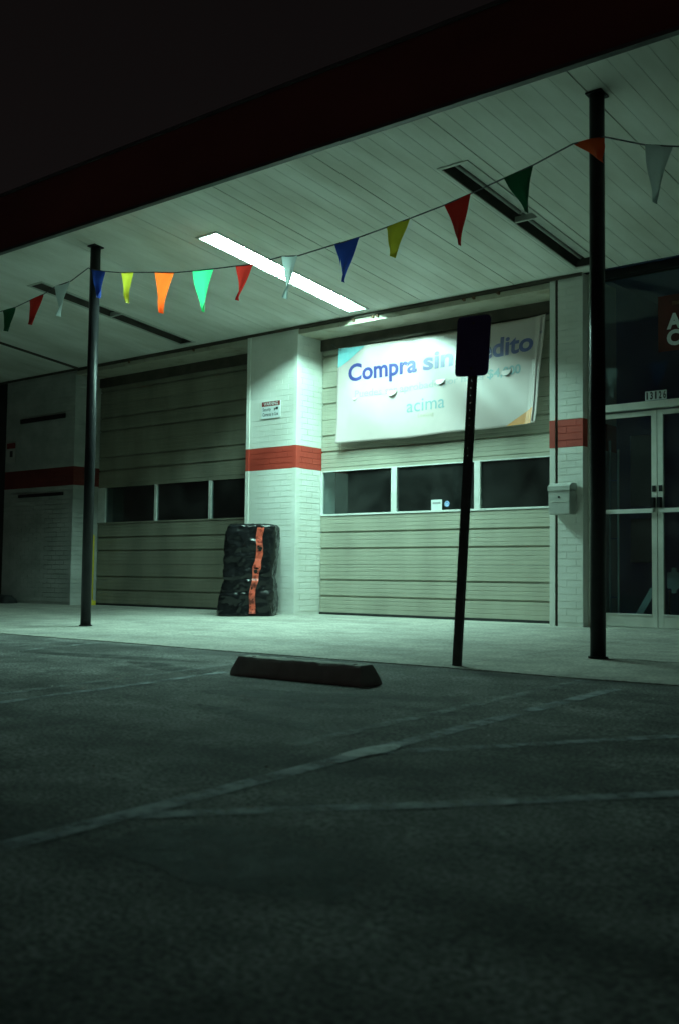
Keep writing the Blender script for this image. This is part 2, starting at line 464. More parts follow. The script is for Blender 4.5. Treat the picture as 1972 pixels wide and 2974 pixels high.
def brick_thing(name, label, x0, x1, ret, z1=3.655, cat='brick pier', guards=(), paint='wall_paint', band='red_paint'):
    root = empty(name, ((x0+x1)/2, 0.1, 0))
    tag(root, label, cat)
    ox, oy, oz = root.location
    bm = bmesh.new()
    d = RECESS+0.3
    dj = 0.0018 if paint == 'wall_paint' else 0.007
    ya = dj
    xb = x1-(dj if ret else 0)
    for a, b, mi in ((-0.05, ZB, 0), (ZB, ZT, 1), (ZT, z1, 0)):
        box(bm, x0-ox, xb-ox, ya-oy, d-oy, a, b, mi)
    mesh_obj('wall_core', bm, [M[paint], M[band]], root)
    specs = []
    brick_face(specs, (x0, 0.0), 'x', x1-x0, z1)
    if ret: brick_face(specs, (x1, 0.0), 'y', RECESS, z1, 1)
    specs.sort(key=lambda s: (Vector(s[0])-CAM).length)
    one = [s for s in specs[:300]]
    rest = specs[300:]
    for loc, rz, l, h, z in one:
        o = bpy.data.objects.new('brick', brick_mesh(l, h, 0.012))
        o.location = (loc[0]-ox + random.uniform(-.0008, .0008), loc[1]-oy, loc[2])
        o.rotation_euler = (random.uniform(-.004, .004), 0, rz+random.uniform(-.002, .002))
        link(o, root)
        o.material_slots[0].link = 'OBJECT'
        o.material_slots[0].material = M[band] if ZB-0.01 < z < ZT-0.03 else M[paint]
    if rest:
        bm = bmesh.new()
        for loc, rz, l, h, z in rest:
            n0 = len(bm.verts)
            red = ZB-0.01 < z < ZT-0.03
            if rz == 0: box(bm, loc[0]-ox-l/2, loc[0]-ox+l/2, loc[1]-oy-.006, loc[1]-oy+.006, loc[2]-h/2, loc[2]+h/2, 1 if red else 0)
            else: box(bm, loc[0]-ox-.006, loc[0]-ox+.006, loc[1]-oy-l/2, loc[1]-oy+l/2, loc[2]-h/2, loc[2]+h/2, 1 if red else 0)
        o = mesh_obj('bricks', bm, [M[paint], M[band]], root)
        o['kind'] = 'stuff'
    # steel corner guards, painted over with the wall
    for gx, s in guards:
        bm = bmesh.new()
        for a, b, mi in ((0.0, ZB, 0), (ZB, ZT, 1), (ZT, z1-0.01, 0)):
            xa, xb2 = (gx-0.055, gx+0.014) if s > 0 else (gx-0.002, gx+0.055)
            box(bm, xa-ox, xb2-ox, -0.014-oy, 0.0-oy, a, b, mi)
            if s > 0: box(bm, gx-ox+0.0095, gx-ox+0.0135, 0.001-oy, 0.055-oy, a, b, mi)
        mesh_obj('corner_guard', bm, [M[paint], M[band]], root)
    return root
brick_thing('brick_pier', 'white painted brick pier with red band between the two garage doors', XL, XR, True, guards=((XL, -1), (XR, 1)))
brick_thing('brick_pier', 'narrow white brick pier with red band between garage door and glass doors', XL2+0.02, XR2, False)
brick_thing('brick_wall', 'dim painted brick wall with dark red band left of the garage doors', -12.76, X0, True, cat='brick wall', guards=(), paint='shaded_wall_paint', band='shaded_red')

# =================================================================== garage doors
SEC = 0.6235
def panel_profile(z0, z1, grooves, ribs, y):
    """list of (y, z) along the face from bottom to top; y grows inward"""
    ev = [(g, 0.014, 0.024) for g in grooves] + [(r, 0.006, 0.0032) for r in ribs]
    ev.sort()
    pts = [(y+0.004, z0), (y, z0+0.004)]
    for z, hw, dp in ev:
        if z-hw < z0+0.005 or z+hw > z1-0.005: continue
        pts += [(y, z-hw), (y+dp, z-hw*0.6), (y+dp, z+hw*0.6), (y, z+hw)]
    pts += [(y, z1-0.004), (y+0.004, z1)]
    return pts
def extrude_profile(bm, pts, x0, x1, back):
    a = [bm.verts.new((x0, p[0], p[1])) for p in pts] + [bm.verts.new((x0, back, pts[-1][1])), bm.verts.new((x0, back, pts[0][1]))]
    b = [bm.verts.new((x1, p[0], p[1])) for p in pts] + [bm.verts.new((x1, back, pts[-1][1])), bm.verts.new((x1, back, pts[0][1]))]
    n = len(a)
    for i in range(n):
        bm.faces.new((a[i], b[i], b[(i+1) % n], a[(i+1) % n]))
    bm.faces.new(list(reversed(a))); bm.faces.new(b)
def garage_door(x0, x1, label, mull, trim='white_frame', paint='door_paint'):
    root = tag(empty('garage_door', ((x0+x1)/2, RECESS, 0)), label, 'garage door')
    ox, oy = root.location.x, root.location.y
    for k in range(6):
        z0 = 0.012 + k*SEC + (0.016 if k == 0 else 0); z1 = 0.012 + (k+1)*SEC - 0.004
        if k == 2:
            # window section: bottom rail, top rail, stiles, mullions, panes
            wz0, wz1 = 1.2833, 1.8268
            bm = bmesh.new(); box(bm, x0+.012-ox, x1-.012-ox, 0, 0.045, z0, wz0-0.022)
            mesh_obj('window_rail', bm, M[paint], root)
            bm = bmesh.new(); box(bm, x0+.012-ox, x1-.012-ox, 0, 0.045, wz1+0.012, z1)
            mesh_obj('window_rail', bm, M[paint], root)
            fr = None
            bm = bmesh.new(); box(bm, x0+.012-ox, x1-.012-ox, -0.012, 0.04, wz0-0.022, wz0)
            mesh_obj('window_sill', bm, M[trim], root)
            bm = bmesh.new(); box(bm, x0+.012-ox, x1-.012-ox, -0.008, 0.04, wz1, wz1+0.012)
            mesh_obj('window_head', bm, M[trim], root)
            edges = [(x0+0.012, mull[0][0])] + list(mull[1:-1]) + [(mull[-1][1], x1-0.012)]
            for a, b in edges:
                bm = bmesh.new(); box(bm, a-ox, b-ox, -0.010, 0.038, wz0, wz1)
                mesh_obj('window_mullion', bm, M['white_frame'], root)
            for (a, b), (c, d) in zip(edges, edges[1:]):
                bm = bmesh.new(); box(bm, b-ox, c-ox, 0.016, 0.022, wz0, wz1)
                mesh_obj('window_pane', bm, M['glass'], root)
            continue
        gr = [z0+SEC*0.333, z0+SEC*0.664]
        ribs = [z0+SEC*t for t in (0.085, 0.17, 0.25, 0.42, 0.50, 0.58, 0.75, 0.83, 0.915)]
        bm = bmesh.new()
        extrude_profile(bm, panel_profile(z0, z1, gr, ribs, 0.0), x0+0.012-ox, x1-0.012-ox, 0.045)
        mesh_obj('door_panel', bm, M[paint], root)
    bm = bmesh.new(); box(bm, x0+0.01-ox, x1-0.01-ox, -0.004, 0.04, 0.0005, 0.0275)
    mesh_obj('bottom_seal', bm, M['dark_rubber'], root)
    return root
garage_door(XR, XL2, 'beige ribbed garage door behind the white banner',
            [(-6.222, -6.222), (-5.116, -5.031), (-3.914, -3.835), (-2.735, -2.735)])
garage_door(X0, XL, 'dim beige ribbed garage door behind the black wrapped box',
            [(-10.70, -10.70), (-9.53, -9.487), (-8.353, -8.308), (-7.20, -7.20)], 'shaded_door_paint', 'shaded_door_paint')

def lintel(x0, x1, label, brackets):
    root = tag(empty('door_lintel', ((x0+x1)/2, 0, 3.55)), label, 'lintel')
    ox, oz = root.location.x, root.location.z
    bm = bmesh.new(); box(bm, x0-ox, x1-ox, 0.0, RECESS+0.05, 3.555-oz, 3.615-oz)
    mesh_obj('lintel_plate', bm, M['lintel_steel'], root)
    bm = bmesh.new(); box(bm, x0-ox, x1-ox, 0.012, RECESS+0.3, 3.615-oz, 3.75-oz)
    mesh_obj('lintel_back', bm, M['dark_strip'], root)
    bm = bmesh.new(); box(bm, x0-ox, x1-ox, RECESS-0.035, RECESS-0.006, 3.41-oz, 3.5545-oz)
    mesh_obj('header_shade', bm, M['dark_strip'], root)  # dark strip added to stand for the lintel's shade across the door top
    for bx in brackets:
        bm = bmesh.new()
        box(bm, bx-ox-0.012, bx-ox+0.012, -0.02, -0.001, 3.585-oz, 3.635-oz)
        box(bm, bx-ox-0.03, bx-ox-0.014, -0.012, -0.001, 3.60-oz, 3.615-oz)
        mesh_obj('bracket', bm, M['rust'], root)
lintel(XR+0.002, XL2-0.07, 'rust stained steel lintel above the door with the banner', (-5.35, -5.05, -4.98, -3.75, -3.62, -3.30))
lintel(X0+0.016, XL-0.002, 'dark steel lintel above the left garage door', (-9.6, -8.2))

# jamb strip at the right of the banner door
root = tag(empty('door_jamb', (-2.645, 0, 0)), 'pale steel jamb strip right of the banner door', 'door jamb')
bm = bmesh.new(); box(bm, -0.032, 0.030, -0.006, RECESS-0.01, 0.0, 3.64); mesh_obj('jamb_plate', bm, M['wall_paint'], root)
bm = bmesh.new(); box(bm, -0.033, 0.031, -0.010, -0.0065, ZB, ZT); mesh_obj('red_band', bm, M['red_paint'], root)
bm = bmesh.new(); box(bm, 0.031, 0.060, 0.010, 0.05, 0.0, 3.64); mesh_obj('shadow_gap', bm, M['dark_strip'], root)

# dark workshop behind the doors
bm = bmesh.new()
box(bm, -13.2, -2.35, 0.80, 8.0, -0.004, 3.74)
bmesh.ops.reverse_faces(bm, faces=bm.faces)
for f in list(bm.faces):
    if abs(f.calc_center_median().y-0.80) < 0.01: bm.faces.remove(f)
tag(mesh_obj('workshop_interior', bm, M['room']), kind='structure')
bm = bmesh.new()
box(bm, -2.33, 3.0, 0.26, 2.6, -0.003, 3.73)
for f in list(bm.faces):
    if abs(f.calc_center_median().y-0.26) < 0.01: bm.faces.remove(f)
tag(mesh_obj('shop_interior', bm, M['shop_wall']), kind='structure')

# =================================================================== canopy
FIX_X = (-8.175, -5.17, -2.16)
FIX_Y0, FIX_Y1, FIX_H = -2.59, -0.16, 0.13
def soffit_strip(bm, x0, x1, ya, yb, seam0):
    """grooved plywood strip; grooves at fixed pitch from the panel seam"""
    pitch = 1.2/8
    gx = []
    k = 1
    while seam0 + k*pitch < x1:
        g = seam0 + k*pitch
        if g-0.006 > x0+0.003 and g+0.006 < x1-0.003 and k < 8: gx.append(g)
        k += 1
    prof = [(x0, 0.0)]
    for g in gx: prof += [(g-0.0055, 0.0), (g-0.0025, 0.003), (g+0.0025, 0.003), (g+0.0055, 0.0)]
    prof += [(x1, 0.0), (x1, 0.014), (x0, 0.014)]
    a = [bm.verts.new((p[0], ya, sz(ya)+p[1])) for p in prof]
    b = [bm.verts.new((p[0], yb, sz(yb)+p[1])) for p in prof]
    n = len(prof)
    for i in range(n): bm.faces.new((a[i], a[(i+1) % n], b[(i+1) % n], b[i]))
    bm.faces.new(a); bm.faces.new(list(reversed(b)))
def canopy():
    root = tag(empty('canopy', (-5, -1.7, 3.8)), 'canopy with dark red fascia and grooved white soffit over the doors', 'canopy')
    off = Vector(root.location)
    def ob(name, bm, m):
        bmesh.ops.translate(bm, verts=bm.verts, vec=-off)
        return mesh_obj(name, bm, m, root)
    ya, yb = -F, 0.012
    s = -0.70 + 1.2*4
    seams = [s-1.2*k for k in range(18)]
    for b, a in zip(seams, seams[1:]):
        x0, x1 = a+0.005, b-0.005
        bm = bmesh.new()
        hole = [fx for fx in FIX_X if fx+FIX_H > x0 and fx-FIX_H < x1]
        if not hole:
            soffit_strip(bm, x0, x1, ya, yb, a)
        else:
            h0, h1 = max(hole[0]-FIX_H, x0), min(hole[0]+FIX_H, x1)
            if h0 > x0+0.004: soffit_strip(bm, x0, h0, ya, yb, a)
            if h1 < x1-0.004: soffit_strip(bm, h1, x1, ya, yb, a)
            soffit_strip(bm, h0, h1, ya, FIX_Y0, a)
            soffit_strip(bm, h0, h1, FIX_Y1, yb, a)
        ob('soffit_panel', bm, M['soffit_paint'])
    # roof deck above, fascia, drip edge
    x0, x1 = seams[-1], seams[0]
    bm = bmesh.new()
    v = [bm.verts.new((x, y, z)) for x in (x0, x1) for (y, z) in ((-F, ZF+0.16), (-F, ZF+0.60), (9.0, ZS+0.60), (9.0, ZS+0.18), (0.0, ZS+0.16))]
    a, b = v[:5], v[5:]
    for i in range(5): bm.faces.new((a[i], b[i], b[(i+1) % 5], a[(i+1) % 5]))
    bm.faces.new(a); bm.faces.new(b)
    ob('roof_deck', bm, M['void'])
    # fascia in sheet-metal lengths
    xs = [x1, 1.4, -2.2, -5.8, -9.4, -13.0, x0]
    for b, a in zip(xs, xs[1:]):
        bm = bmesh.new(); box(bm, a+0.001, b-0.001, -F-0.05, -F-0.004, ZF+0.02, ZF+0.63)
        ob('fascia', bm, M['fascia_red'])
    bm = bmesh.new(); box(bm, x0, x1, -F-0.062, -F-0.002, ZF-0.012, ZF+0.018)
    ob('drip_edge', bm, M['drip_metal'])
    bm = bmesh.new(); box(bm, x0, x1, -F-0.07, -F+0.15, ZF+0.632, ZF+0.66)
    ob('roof_edge', bm, M['drip_metal'])
    # dark strip standing in for the shadow line where soffit meets wall
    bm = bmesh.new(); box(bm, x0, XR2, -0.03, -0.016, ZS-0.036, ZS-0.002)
    ob('edge_shadow', bm, M['dark_strip'])
    # batten across the soffit at the left
    bm = bmesh.new()
    vs = [bm.verts.new((x, y, sz(y)-d)) for y in (-F, -0.035) for (x, d) in ((-10.86, 0.002), (-10.80, 0.002), (-10.80, 0.02), (-10.86, 0.02))]
    for i in range(4): bm.faces.new((vs[i], vs[(i+1) % 4], vs[4+(i+1) % 4], vs[4+i]))
    bm.faces.new(vs[:4]); bm.faces.new(vs[4:])
    ob('soffit_batten', bm, M['dark_strip'])
canopy()

def fixture(fx, lit, label):
    yc = (FIX_Y0+FIX_Y1)/2
    root = empty('ceiling_light', (fx, yc, sz(yc)), (-math.atan(SS), 0, 0))
    tag(root, label, 'ceiling light', 'recessed lights in the canopy soffit')
    hl = (FIX_Y1-FIX_Y0)/2/math.cos(math.atan(SS)) - 0.004
    hw = FIX_H-0.004
    D = 0.115
    # housing: open-bottomed tray
    bm = bmesh.new()
    t = 0.002
    box(bm, -hw, -hw+t, -hl, hl, 0, D); box(bm, hw-t, hw, -hl, hl, 0, D)
    box(bm, -hw+t, hw-t, -hl, -hl+t, 0, D); box(bm, -hw+t, hw-t, hl-t, hl, 0, D)
    mesh_obj('housing', bm, M['fixture_inner'], root)
    bm = bmesh.new(); box(bm, -hw, hw, -hl, hl, D, D+t)
    mesh_obj('reflector', bm, M['reflector'], root)
    # rim resting against the soffit, lapped over the edge of the opening
    bm = bmesh.new()
    box(bm, -hw-0.03, -hw, -hl-0.03, hl+0.03, -0.010, -0.003); box(bm, hw, hw+0.03, -hl-0.03, hl+0.03, -0.010, -0.003)
    box(bm, -hw, hw, -hl-0.03, -hl, -0.010, -0.003); box(bm, -hw, hw, hl, hl+0.03, -0.010, -0.003)
    mesh_obj('rim', bm, M['fixture_white'], root)
    bm = bmesh.new(); box(bm, -hw+t, hw-t, -0.012, 0.012, -0.006, 0.05)
    mesh_obj('divider', bm, M['fixture_white'], root)
    bm = bmesh.new(); box(bm, -0.03, 0.03, -hl+0.01, hl-0.01, D-0.04, D-0.002)
    mesh_obj('ballast_cover', bm, M['fixture_white'], root)
    for sx in (-0.068, 0.068):
        for a, b in ((-hl+0.03, -0.03), (0.03, hl-0.03)):
            bm = bmesh.new(); tube(bm, [(sx, a, 0.078), (sx, b, 0.078)], 0.019, 10)
            mesh_obj('fluorescent_tube', bm, M['tube_lit'] if lit else M['tube_dead'], root, True)
fixture(FIX_X[0], False, 'unlit recessed light above the left garage door')
fixture(FIX_X[1], True, 'glowing white recessed strip light, the only one lit')
fixture(FIX_X[2], False, 'unlit dark recessed light beside the near post')

def canopy_post(x, label, lean=0.0):
    zb, zt = gz(POST_Y), sz(POST_Y)
    root = tag(empty('canopy_post', (x, POST_Y, zb)), label, 'post', 'posts holding up the canopy')
    bm = bmesh.new(); tube(bm, [(0, 0, 0.004), (0, 0, zt-zb-0.012)], 0.055, 24)
    mesh_obj('post_shaft', bm, M['black_metal'], root, True)
    bm = bmesh.new()
    h = zt-zb
    v = [bm.verts.new((sx*0.063, sy*0.063, h - SS*sy*0.063 - d)) for d in (0.003, 0.014) for sx, sy in ((-1,-1),(1,-1),(1,1),(-1,1))]
    for q in ((0,1,2,3),(4,7,6,5),(0,4,5,1),(1,5,6,2),(2,6,7,3),(3,7,4,0)): bm.faces.new([v[i] for i in q])
    mesh_obj('top_plate', bm, M['black_metal'], root)
    bm = bmesh.new(); tube(bm, [(0, 0, 0.001), (0, 0, 0.014)], 0.070, 20)
    mesh_obj('base_collar', bm, M['black_metal'], root)
    return root
canopy_post(-6.513, 'black round canopy post standing in front of the left garage door')
canopy_post(-0.655, 'black canopy post in front of the glass doors, nearest the camera')

# =================================================================== storefront
SY = 0.15
def storefront():
    root = tag(empty('storefront_frame', (-1.5, SY, 0)), 'aluminium shopfront frame with dark transom glass around the glass doors', 'shopfront')
    def b(name, x0, x1, y0, y1, z0, z1, m):
        bm = bmesh.new(); box(bm, x0+1.5, x1+1.5, y0-SY, y1-SY, z0, z1)
        return mesh_obj(name, bm, M[m], root)
    b('jamb', -2.296, -2.205, 0.10, 0.22, 0.0, 3.66, 'steel')
    b('jamb', -0.955, -0.865, 0.10, 0.22, 0.0, 3.66, 'steel')
    b('header', -2.204, -0.956, 0.085, 0.22, 2.192, 2.262, 'steel')
    b('head_rail', -2.204, -0.956, 0.10, 0.22, 3.58, 3.66, 'black_metal')
    b('head_rail', -0.864, 2.6, 0.10, 0.22, 3.58, 3.66, 'black_metal')
    b('transom_pane', -2.204, -0.956, 0.150, 0.156, 2.262, 3.58, 'glass')
    b('sill', -0.864, 2.6, 0.09, 0.22, 0.0, 0.12, 'steel')
    b('side_pane', -0.864, 2.6, 0.150, 0.156, 0.12, 3.58, 'glass')
    b('threshold', -2.204, -0.956, 0.05, 0.24, 0.0005, 0.012, 'steel')
def leaf(x0, x1, hinge_left, label):
    root = tag(empty('glass_door', ((x0+x1)/2, SY, 0.014)), label, 'door')
    ox = root.location.x
    def b(name, a, c, y0, y1, z0, z1, m, bev=0):
        bm = bmesh.new(); box(bm, a-ox, c-ox, y0-SY, y1-SY, z0-0.014, z1-0.014)
        return mesh_obj(name, bm, M[m], root)
    ya, yb = 0.125, 0.17
    b('stile', x0, x0+0.055, ya, yb, 0.016, 2.175, 'steel')
    b('stile', x1-0.055, x1, ya, yb, 0.016, 2.175, 'steel')
    b('top_rail', x0+0.056, x1-0.056, ya+0.002, yb-0.002, 2.125, 2.173, 'steel')
    b('bottom_rail', x0+0.056, x1-0.056, ya+0.002, yb-0.002, 0.018, 0.135, 'steel')
    b('glazing_bead', x0+0.056, x1-0.056, ya-0.004, yb-0.004, 0.136, 0.150, 'white_frame')
    b('door_pane', x0+0.056, x1-0.056, 0.146, 0.152, 0.150, 2.124, 'glass')
    bar = b('push_bar', x0+0.03, x1-0.03, 0.085, 0.105, 1.150, 1.192, 'white_frame')
    for px in (x0+0.028, x1-0.060):
        bm = bmesh.new(); box(bm, px-ox, px+0.032-ox, 0.106-SY, 0.1245-SY, 1.152-0.014, 1.190-0.014)
        mesh_obj('bar_bracket', bm, M['white_frame'], bar)
    lx = x1-0.048 if hinge_left else x0+0.012
    b('lock_plate', lx, lx+0.036, 0.118, 0.1245, 1.36, 1.42, 'black_metal')
    b('pull_handle', lx, lx+0.034, 0.07, 0.1245, 1.20, 1.30, 'black_metal')
storefront()
leaf(-2.196, -1.562, True, 'left glass door, half hidden by the near black post')
leaf(-1.554, -0.965, False, 'right glass door, cut off by the edge of the picture')

# inside the shop: poster board, leaning pale board, pale chair back
def board(name, label, cat, x, y, z, w, h, t, m, rot=(0, 0, 0), r=0.0):
    root = tag(empty(name, (x, y, z), rot), label, cat)
    bm = bmesh.new(); box(bm, -w/2, w/2, -t/2, t/2, 0, h)
    if r: bmesh.ops.bevel(bm, geom=[e for e in bm.edges if abs(e.verts[0].co.y-e.verts[1].co.y) > t*0.5], offset=r, segments=5, affect='EDGES')
    mesh_obj('board_panel', bm, M[m], root)
    return root
o = board('poster', 'dark poster on the lower glass of the left door', 'poster', -1.73, 0.175, 0.66, 0.26, 0.44, 0.004, 'ink_black')
o = board('poster', 'dark poster on the upper glass of the left door', 'poster', -1.73, 0.175, 1.22, 0.26, 0.72, 0.004, 'ink_black')
o = board('leaning_board', 'pale narrow board leaning inside the left glass door', 'board', -1.885, 0.262, 0.02, 0.065, 0.46, 0.012, 'pale_plastic', (math.radians(1), math.radians(31), 0), 0.02)
o = board('chair_back', 'pale rounded chair back inside the right glass door', 'chair back', -1.462, 0.30, 0.36, 0.135, 0.25, 0.03, 'pale_plastic', (0, 0, 0.1), 0.045)
root_c = o
bm = bmesh.new()
bm.free()
for lx in (-0.05, 0.05):
    bm = bmesh.new(); tube(bm, [(lx, 0, -0.36), (lx, 0, 0.02)], 0.009, 8)
    mesh_obj('chair_leg', bm, M['black_metal'], root_c)
rack = tag(empty('display_rack', (-2.13, 0.27, 0)), 'pale blue upright rack just inside the left glass door', 'rack')
for x, z0, z1 in ((0.0, 0.0, 1.92), (0.092, 0.0, 1.82)):
    bm = bmesh.new(); box(bm, x-0.010, x+0.010, -0.008, 0.008, z0, z1); mesh_obj('upright', bm, M['pale_plastic'], rack)
for z in (0.3, 0.9, 1.5):
    bm = bmesh.new(); box(bm, 0.0105, 0.0815, -0.005, 0.005, z, z+0.012); mesh_obj('rung', bm, M['shop_wall'], rack)

# number plate on the header
def number_plate():
    root = tag(empty('number_plate', (-1.546, 0.084, 2.263)), 'strip of pale house number tiles above the glass doors', 'number plate')
    for k, ch in enumerate('13126'):
        x = -0.112 + k*0.045
        bm = bmesh.new(); box(bm, x, x+0.042, -0.006, 0.0, 0.002, 0.094)
        t = mesh_obj('number_tile', bm, M['sign_white'], root)
        tm = text_mesh(ch, 0.10, 0.016 if ch == '1' else 0.028, 0.003)
        bmesh.ops.translate(tm, verts=tm.verts, vec=(x+(0.013 if ch == '1' else 0.007), -0.0075, 0.014))
        mesh_obj('numeral', tm, M['ink_black'], t)
number_plate()

def window_sign():
    root = tag(empty('window_sign', (-1.2, 0.138, 2.75)), 'dark red sign with white letters behind the glass at right edge', 'sign')
    bm = bmesh.new(); box(bm, -0.345, 0.5, 0, 0.006, 0.0, 0.56)
    mesh_obj('sign_panel', bm, M['sign_maroon'], root)
    for ch, z, w in (('A', 0.225, 0.155), ('C', 0.06, 0.145)):
        tm = text_mesh(ch, 0.20, w, 0.010)
        bmesh.ops.translate(tm, verts=tm.verts, vec=(-0.255, -0.003, z))
        mesh_obj('letter', tm, M['sign_white'], root)
    bm = bmesh.new(); box(bm, -0.20, 0.3, -0.002, -0.0005, 0.455, 0.49)
    mesh_obj('ochre_band', bm, M['rust'], root)
window_sign()

# =================================================================== banner
BX0, BX1, BZ0, BZ1 = -5.90, -2.93, 2.165, 3.394
def ban_y(x, z):
    u = (x-BX0)/(BX1-BX0); v = (z-BZ0)/(BZ1-BZ0)
    y = RECESS - 0.085
    y -= 0.045*(1-v)
    y -= 0.012*math.sin(math.pi*u)*math.sin(math.pi*min(max(v, 0), 1))
    y += 0.020*math.sin(u*8.0+v*3.1)*(1-v)*0.6
    # sagging folds fanning from the upper right corner
    a = (1-u)*1.0 + (1-v)*0.55
    y += 0.026*math.sin(a*17.0)*math.exp(-((u-0.80)/0.17)**2)*(0.4+0.6*(1-v))
    y += 0.011*math.sin((u*2.2+v*1.4)*6.0)*math.exp(-((u-0.2)/0.18)**2)
    y -= 0.035*max(0, (u-0.955)/0.045)*(1-v*0.4)
    y -= 0.02*max(0, 0.05-u)/0.05
    return y
def ban_pt(x, z, lift=0.0):
    u = (x-BX0)/(BX1-BX0); v = (z-BZ0)/(BZ1-BZ0)
    dx = -0.105*max(0, (u-0.5)/0.5)*(1-v)
    dz = 0.026*u*(1-v) - 0.030*math.sin(math.pi*u)*v - 0.012*math.sin(math.pi*u*1.1)*(1-v) + 0.006*math.sin(u*13)*(1-v)
    return Vector((x+dx, ban_y(x, z)-lift, z+dz))
def banner():
    root = tag(empty('banner', (-4.4, RECESS-0.1, 2.16)), 'white vinyl banner lettered Compra sin crédito hanging on the garage door', 'banner')
    off = Vector(root.location)
    bm = bmesh.new()
    nx, nz = 110, 44
    g = [[bm.verts.new(ban_pt(BX0+(BX1-BX0)*i/nx, BZ0+(BZ1-BZ0)*j/nz)-off) for i in range(nx+1)] for j in range(nz+1)]
    for j in range(nz):
        for i in range(nx): bm.faces.new((g[j][i], g[j][i+1], g[j+1][i+1], g[j+1][i]))
    sheet = mesh_obj('sheet', bm, M['vinyl'], root, True)
    md = sheet.modifiers.new('thickness', 'SOLIDIFY'); md.thickness = 0.0015; md.offset = 1.0
    def put(bm, x, z, ang, name, m, lift=0.004, par=None):
        ca, sa = math.cos(ang), math.sin(ang)
        bmesh.ops.subdivide_edges(bm, edges=[e for e in bm.edges if e.calc_length() > 0.06], cuts=2)
        bmesh.ops.triangulate(bm, faces=bm.faces)
        bm.verts.index_update()
        for v in bm.verts:
            lx, lz = v.co.x, v.co.z
            v.co = ban_pt(x+lx*ca-lz*sa, z+lx*sa+lz*ca, lift) - off
        if name != 'letter': return mesh_obj(name, bm, m, par or root, False)
        # one object per glyph: islands whose x ranges overlap belong together
        bm.verts.ensure_lookup_table()
        seen, isl = set(), []
        for v0 in bm.verts:
            if v0.index in seen: continue
            st, cur = [v0], []
            seen.add(v0.index)
            while st:
                q = st.pop(); cur.append(q)
                for e in q.link_edges:
                    w = e.other_vert(q)
                    if w.index not in seen: seen.add(w.index); st.append(w)
            isl.append([min(q.co.x for q in cur), max(q.co.x for q in cur), set(q.index for q in cur)])
        isl.sort(key=lambda t: t[0])
        grp = []
        for t in isl:
            if grp and t[0] < grp[-1][1]-0.3*min(t[1]-t[0], grp[-1][1]-grp[-1][0]):
                grp[-1][1] = max(grp[-1][1], t[1]); grp[-1][2] |= t[2]
            else: grp.append(t)
        for t in grp:
            me = bpy.data.meshes.new('letter')
            ids = sorted(t[2]); mp = {k: i for i, k in enumerate(ids)}
            me.from_pydata([tuple(bm.verts[k].co) for k in ids], [], [[mp[q.index] for q in f.verts] for f in bm.faces if f.verts[0].index in t[2]])
            me.materials.append(m)
            link(bpy.data.objects.new('letter', me), root)
        bm.free()
    put(text_mesh('Compra', 0.305, 1.08, 0.008), -5.745, 2.955, 0.018, 'letter', M['ink_navy'])
    put(text_mesh('sin', 0.305, 0.43, 0.008), -4.575, 2.978, 0.018, 'letter', M['ink_navy'])
    put(text_mesh('crédito', 0.305, 0.975, 0.008), -4.04, 2.995, 0.018, 'letter', M['ink_navy'])
    put(text_mesh('*', 0.09, None, 0.0), -2.99, 3.15, 0.0, 'letter', M['ink_navy'])
    put(text_mesh('Puedes ser aprobado por hasta', 0.125, 1.92, 0.0005), -5.62, 2.735, 0.012, 'letter', M['ink_pale'])
    put(text_mesh('$4,000', 0.145, 0.46, 0.003), -3.66, 2.765, 0.012, 'letter', M['ink_teal'])
    put(text_mesh('acima', 0.235, 0.56, 0.0), -4.80, 2.475, 0.006, 'letter', M['ink_teal'])
    put(text_mesh('Leasing', 0.072, 0.23, 0.0), -4.63, 2.40, 0.006, 'letter', M['ink_tan'])
    def tri(pts, m, name):
        bm = bmesh.new()
        n = 8
        A, B, Cc = [Vector((p[0], 0, p[1])) for p in pts]
        rows = []
        for i in range(n+1):
            rows.append([bm.verts.new(A + (B-A)*(i/n)*(1-(j/max(i, 1))) + (Cc-A)*(i/n)*(j/max(i, 1))) for j in range(i+1)])
        for i in range(n):
            for j in range(i+1):
                bm.faces.new((rows[i][j], rows[i+1][j], rows[i+1][j+1]))
                if j < i: bm.faces.new((rows[i][j], rows[i+1][j+1], rows[i][j+1]))
        put(bm, 0, 0, 0, name, m, 0.0035)
    tri([(BX0+.003, BZ1-.003), (BX0+0.42, BZ1-.003), (BX0+.003, BZ1-0.26)], M['ink_cyan'], 'corner_print')
    tri([(BX1-.075, BZ0+.004), (BX1-.40, BZ0+.004), (BX1-.075, BZ0+0.19)], M['ink_orange'], 'corner_print')
    # half-moon wind flaps bent out of the sheet
    for fx, fz, s in ((-5.03, 2.775, 1.0), (-4.31, 2.83, 0.9), (-3.40, 2.83, 0.9), (-5.62, 2.73, 0.45)):
        bm = bmesh.new()
        r = 0.075*s
        top, arc = [], []
        c = bm.verts.new(ban_pt(fx, fz, 0.003)-off)
        prev = None
        for k in range(11):
            a = math.pi*k/10
            q = Vector((math.cos(a)*r, 0, -math.sin(a)*r))
            p = ban_pt(fx+q.x, fz+q.z, 0.004 + 0.38*abs(q.z)) - off
            p.z += 0.05*abs(q.z)
            v = bm.verts.new(p)
            if prev is not None: bm.faces.new((c, prev, v))
            prev = v
        mesh_obj('wind_flap', bm, M['vinyl'], root)
    # hem along the right edge, folded back
    bm = bmesh.new()
    n = 24; ra, rb = [], []
    for k in range(n+1):
        z = BZ0+0.03+(BZ1-BZ0-0.05)*k/n
        p = ban_pt(BX1-0.075, z, 0.003)-off; q = ban_pt(BX1-0.055, z, 0.014)-off
        ra.append(bm.verts.new(p)); rb.append(bm.verts.new(q))
    for k in range(n): bm.faces.new((ra[k], rb[k], rb[k+1], ra[k+1]))
    mesh_obj('hem_fold', bm, M['vinyl'], root)
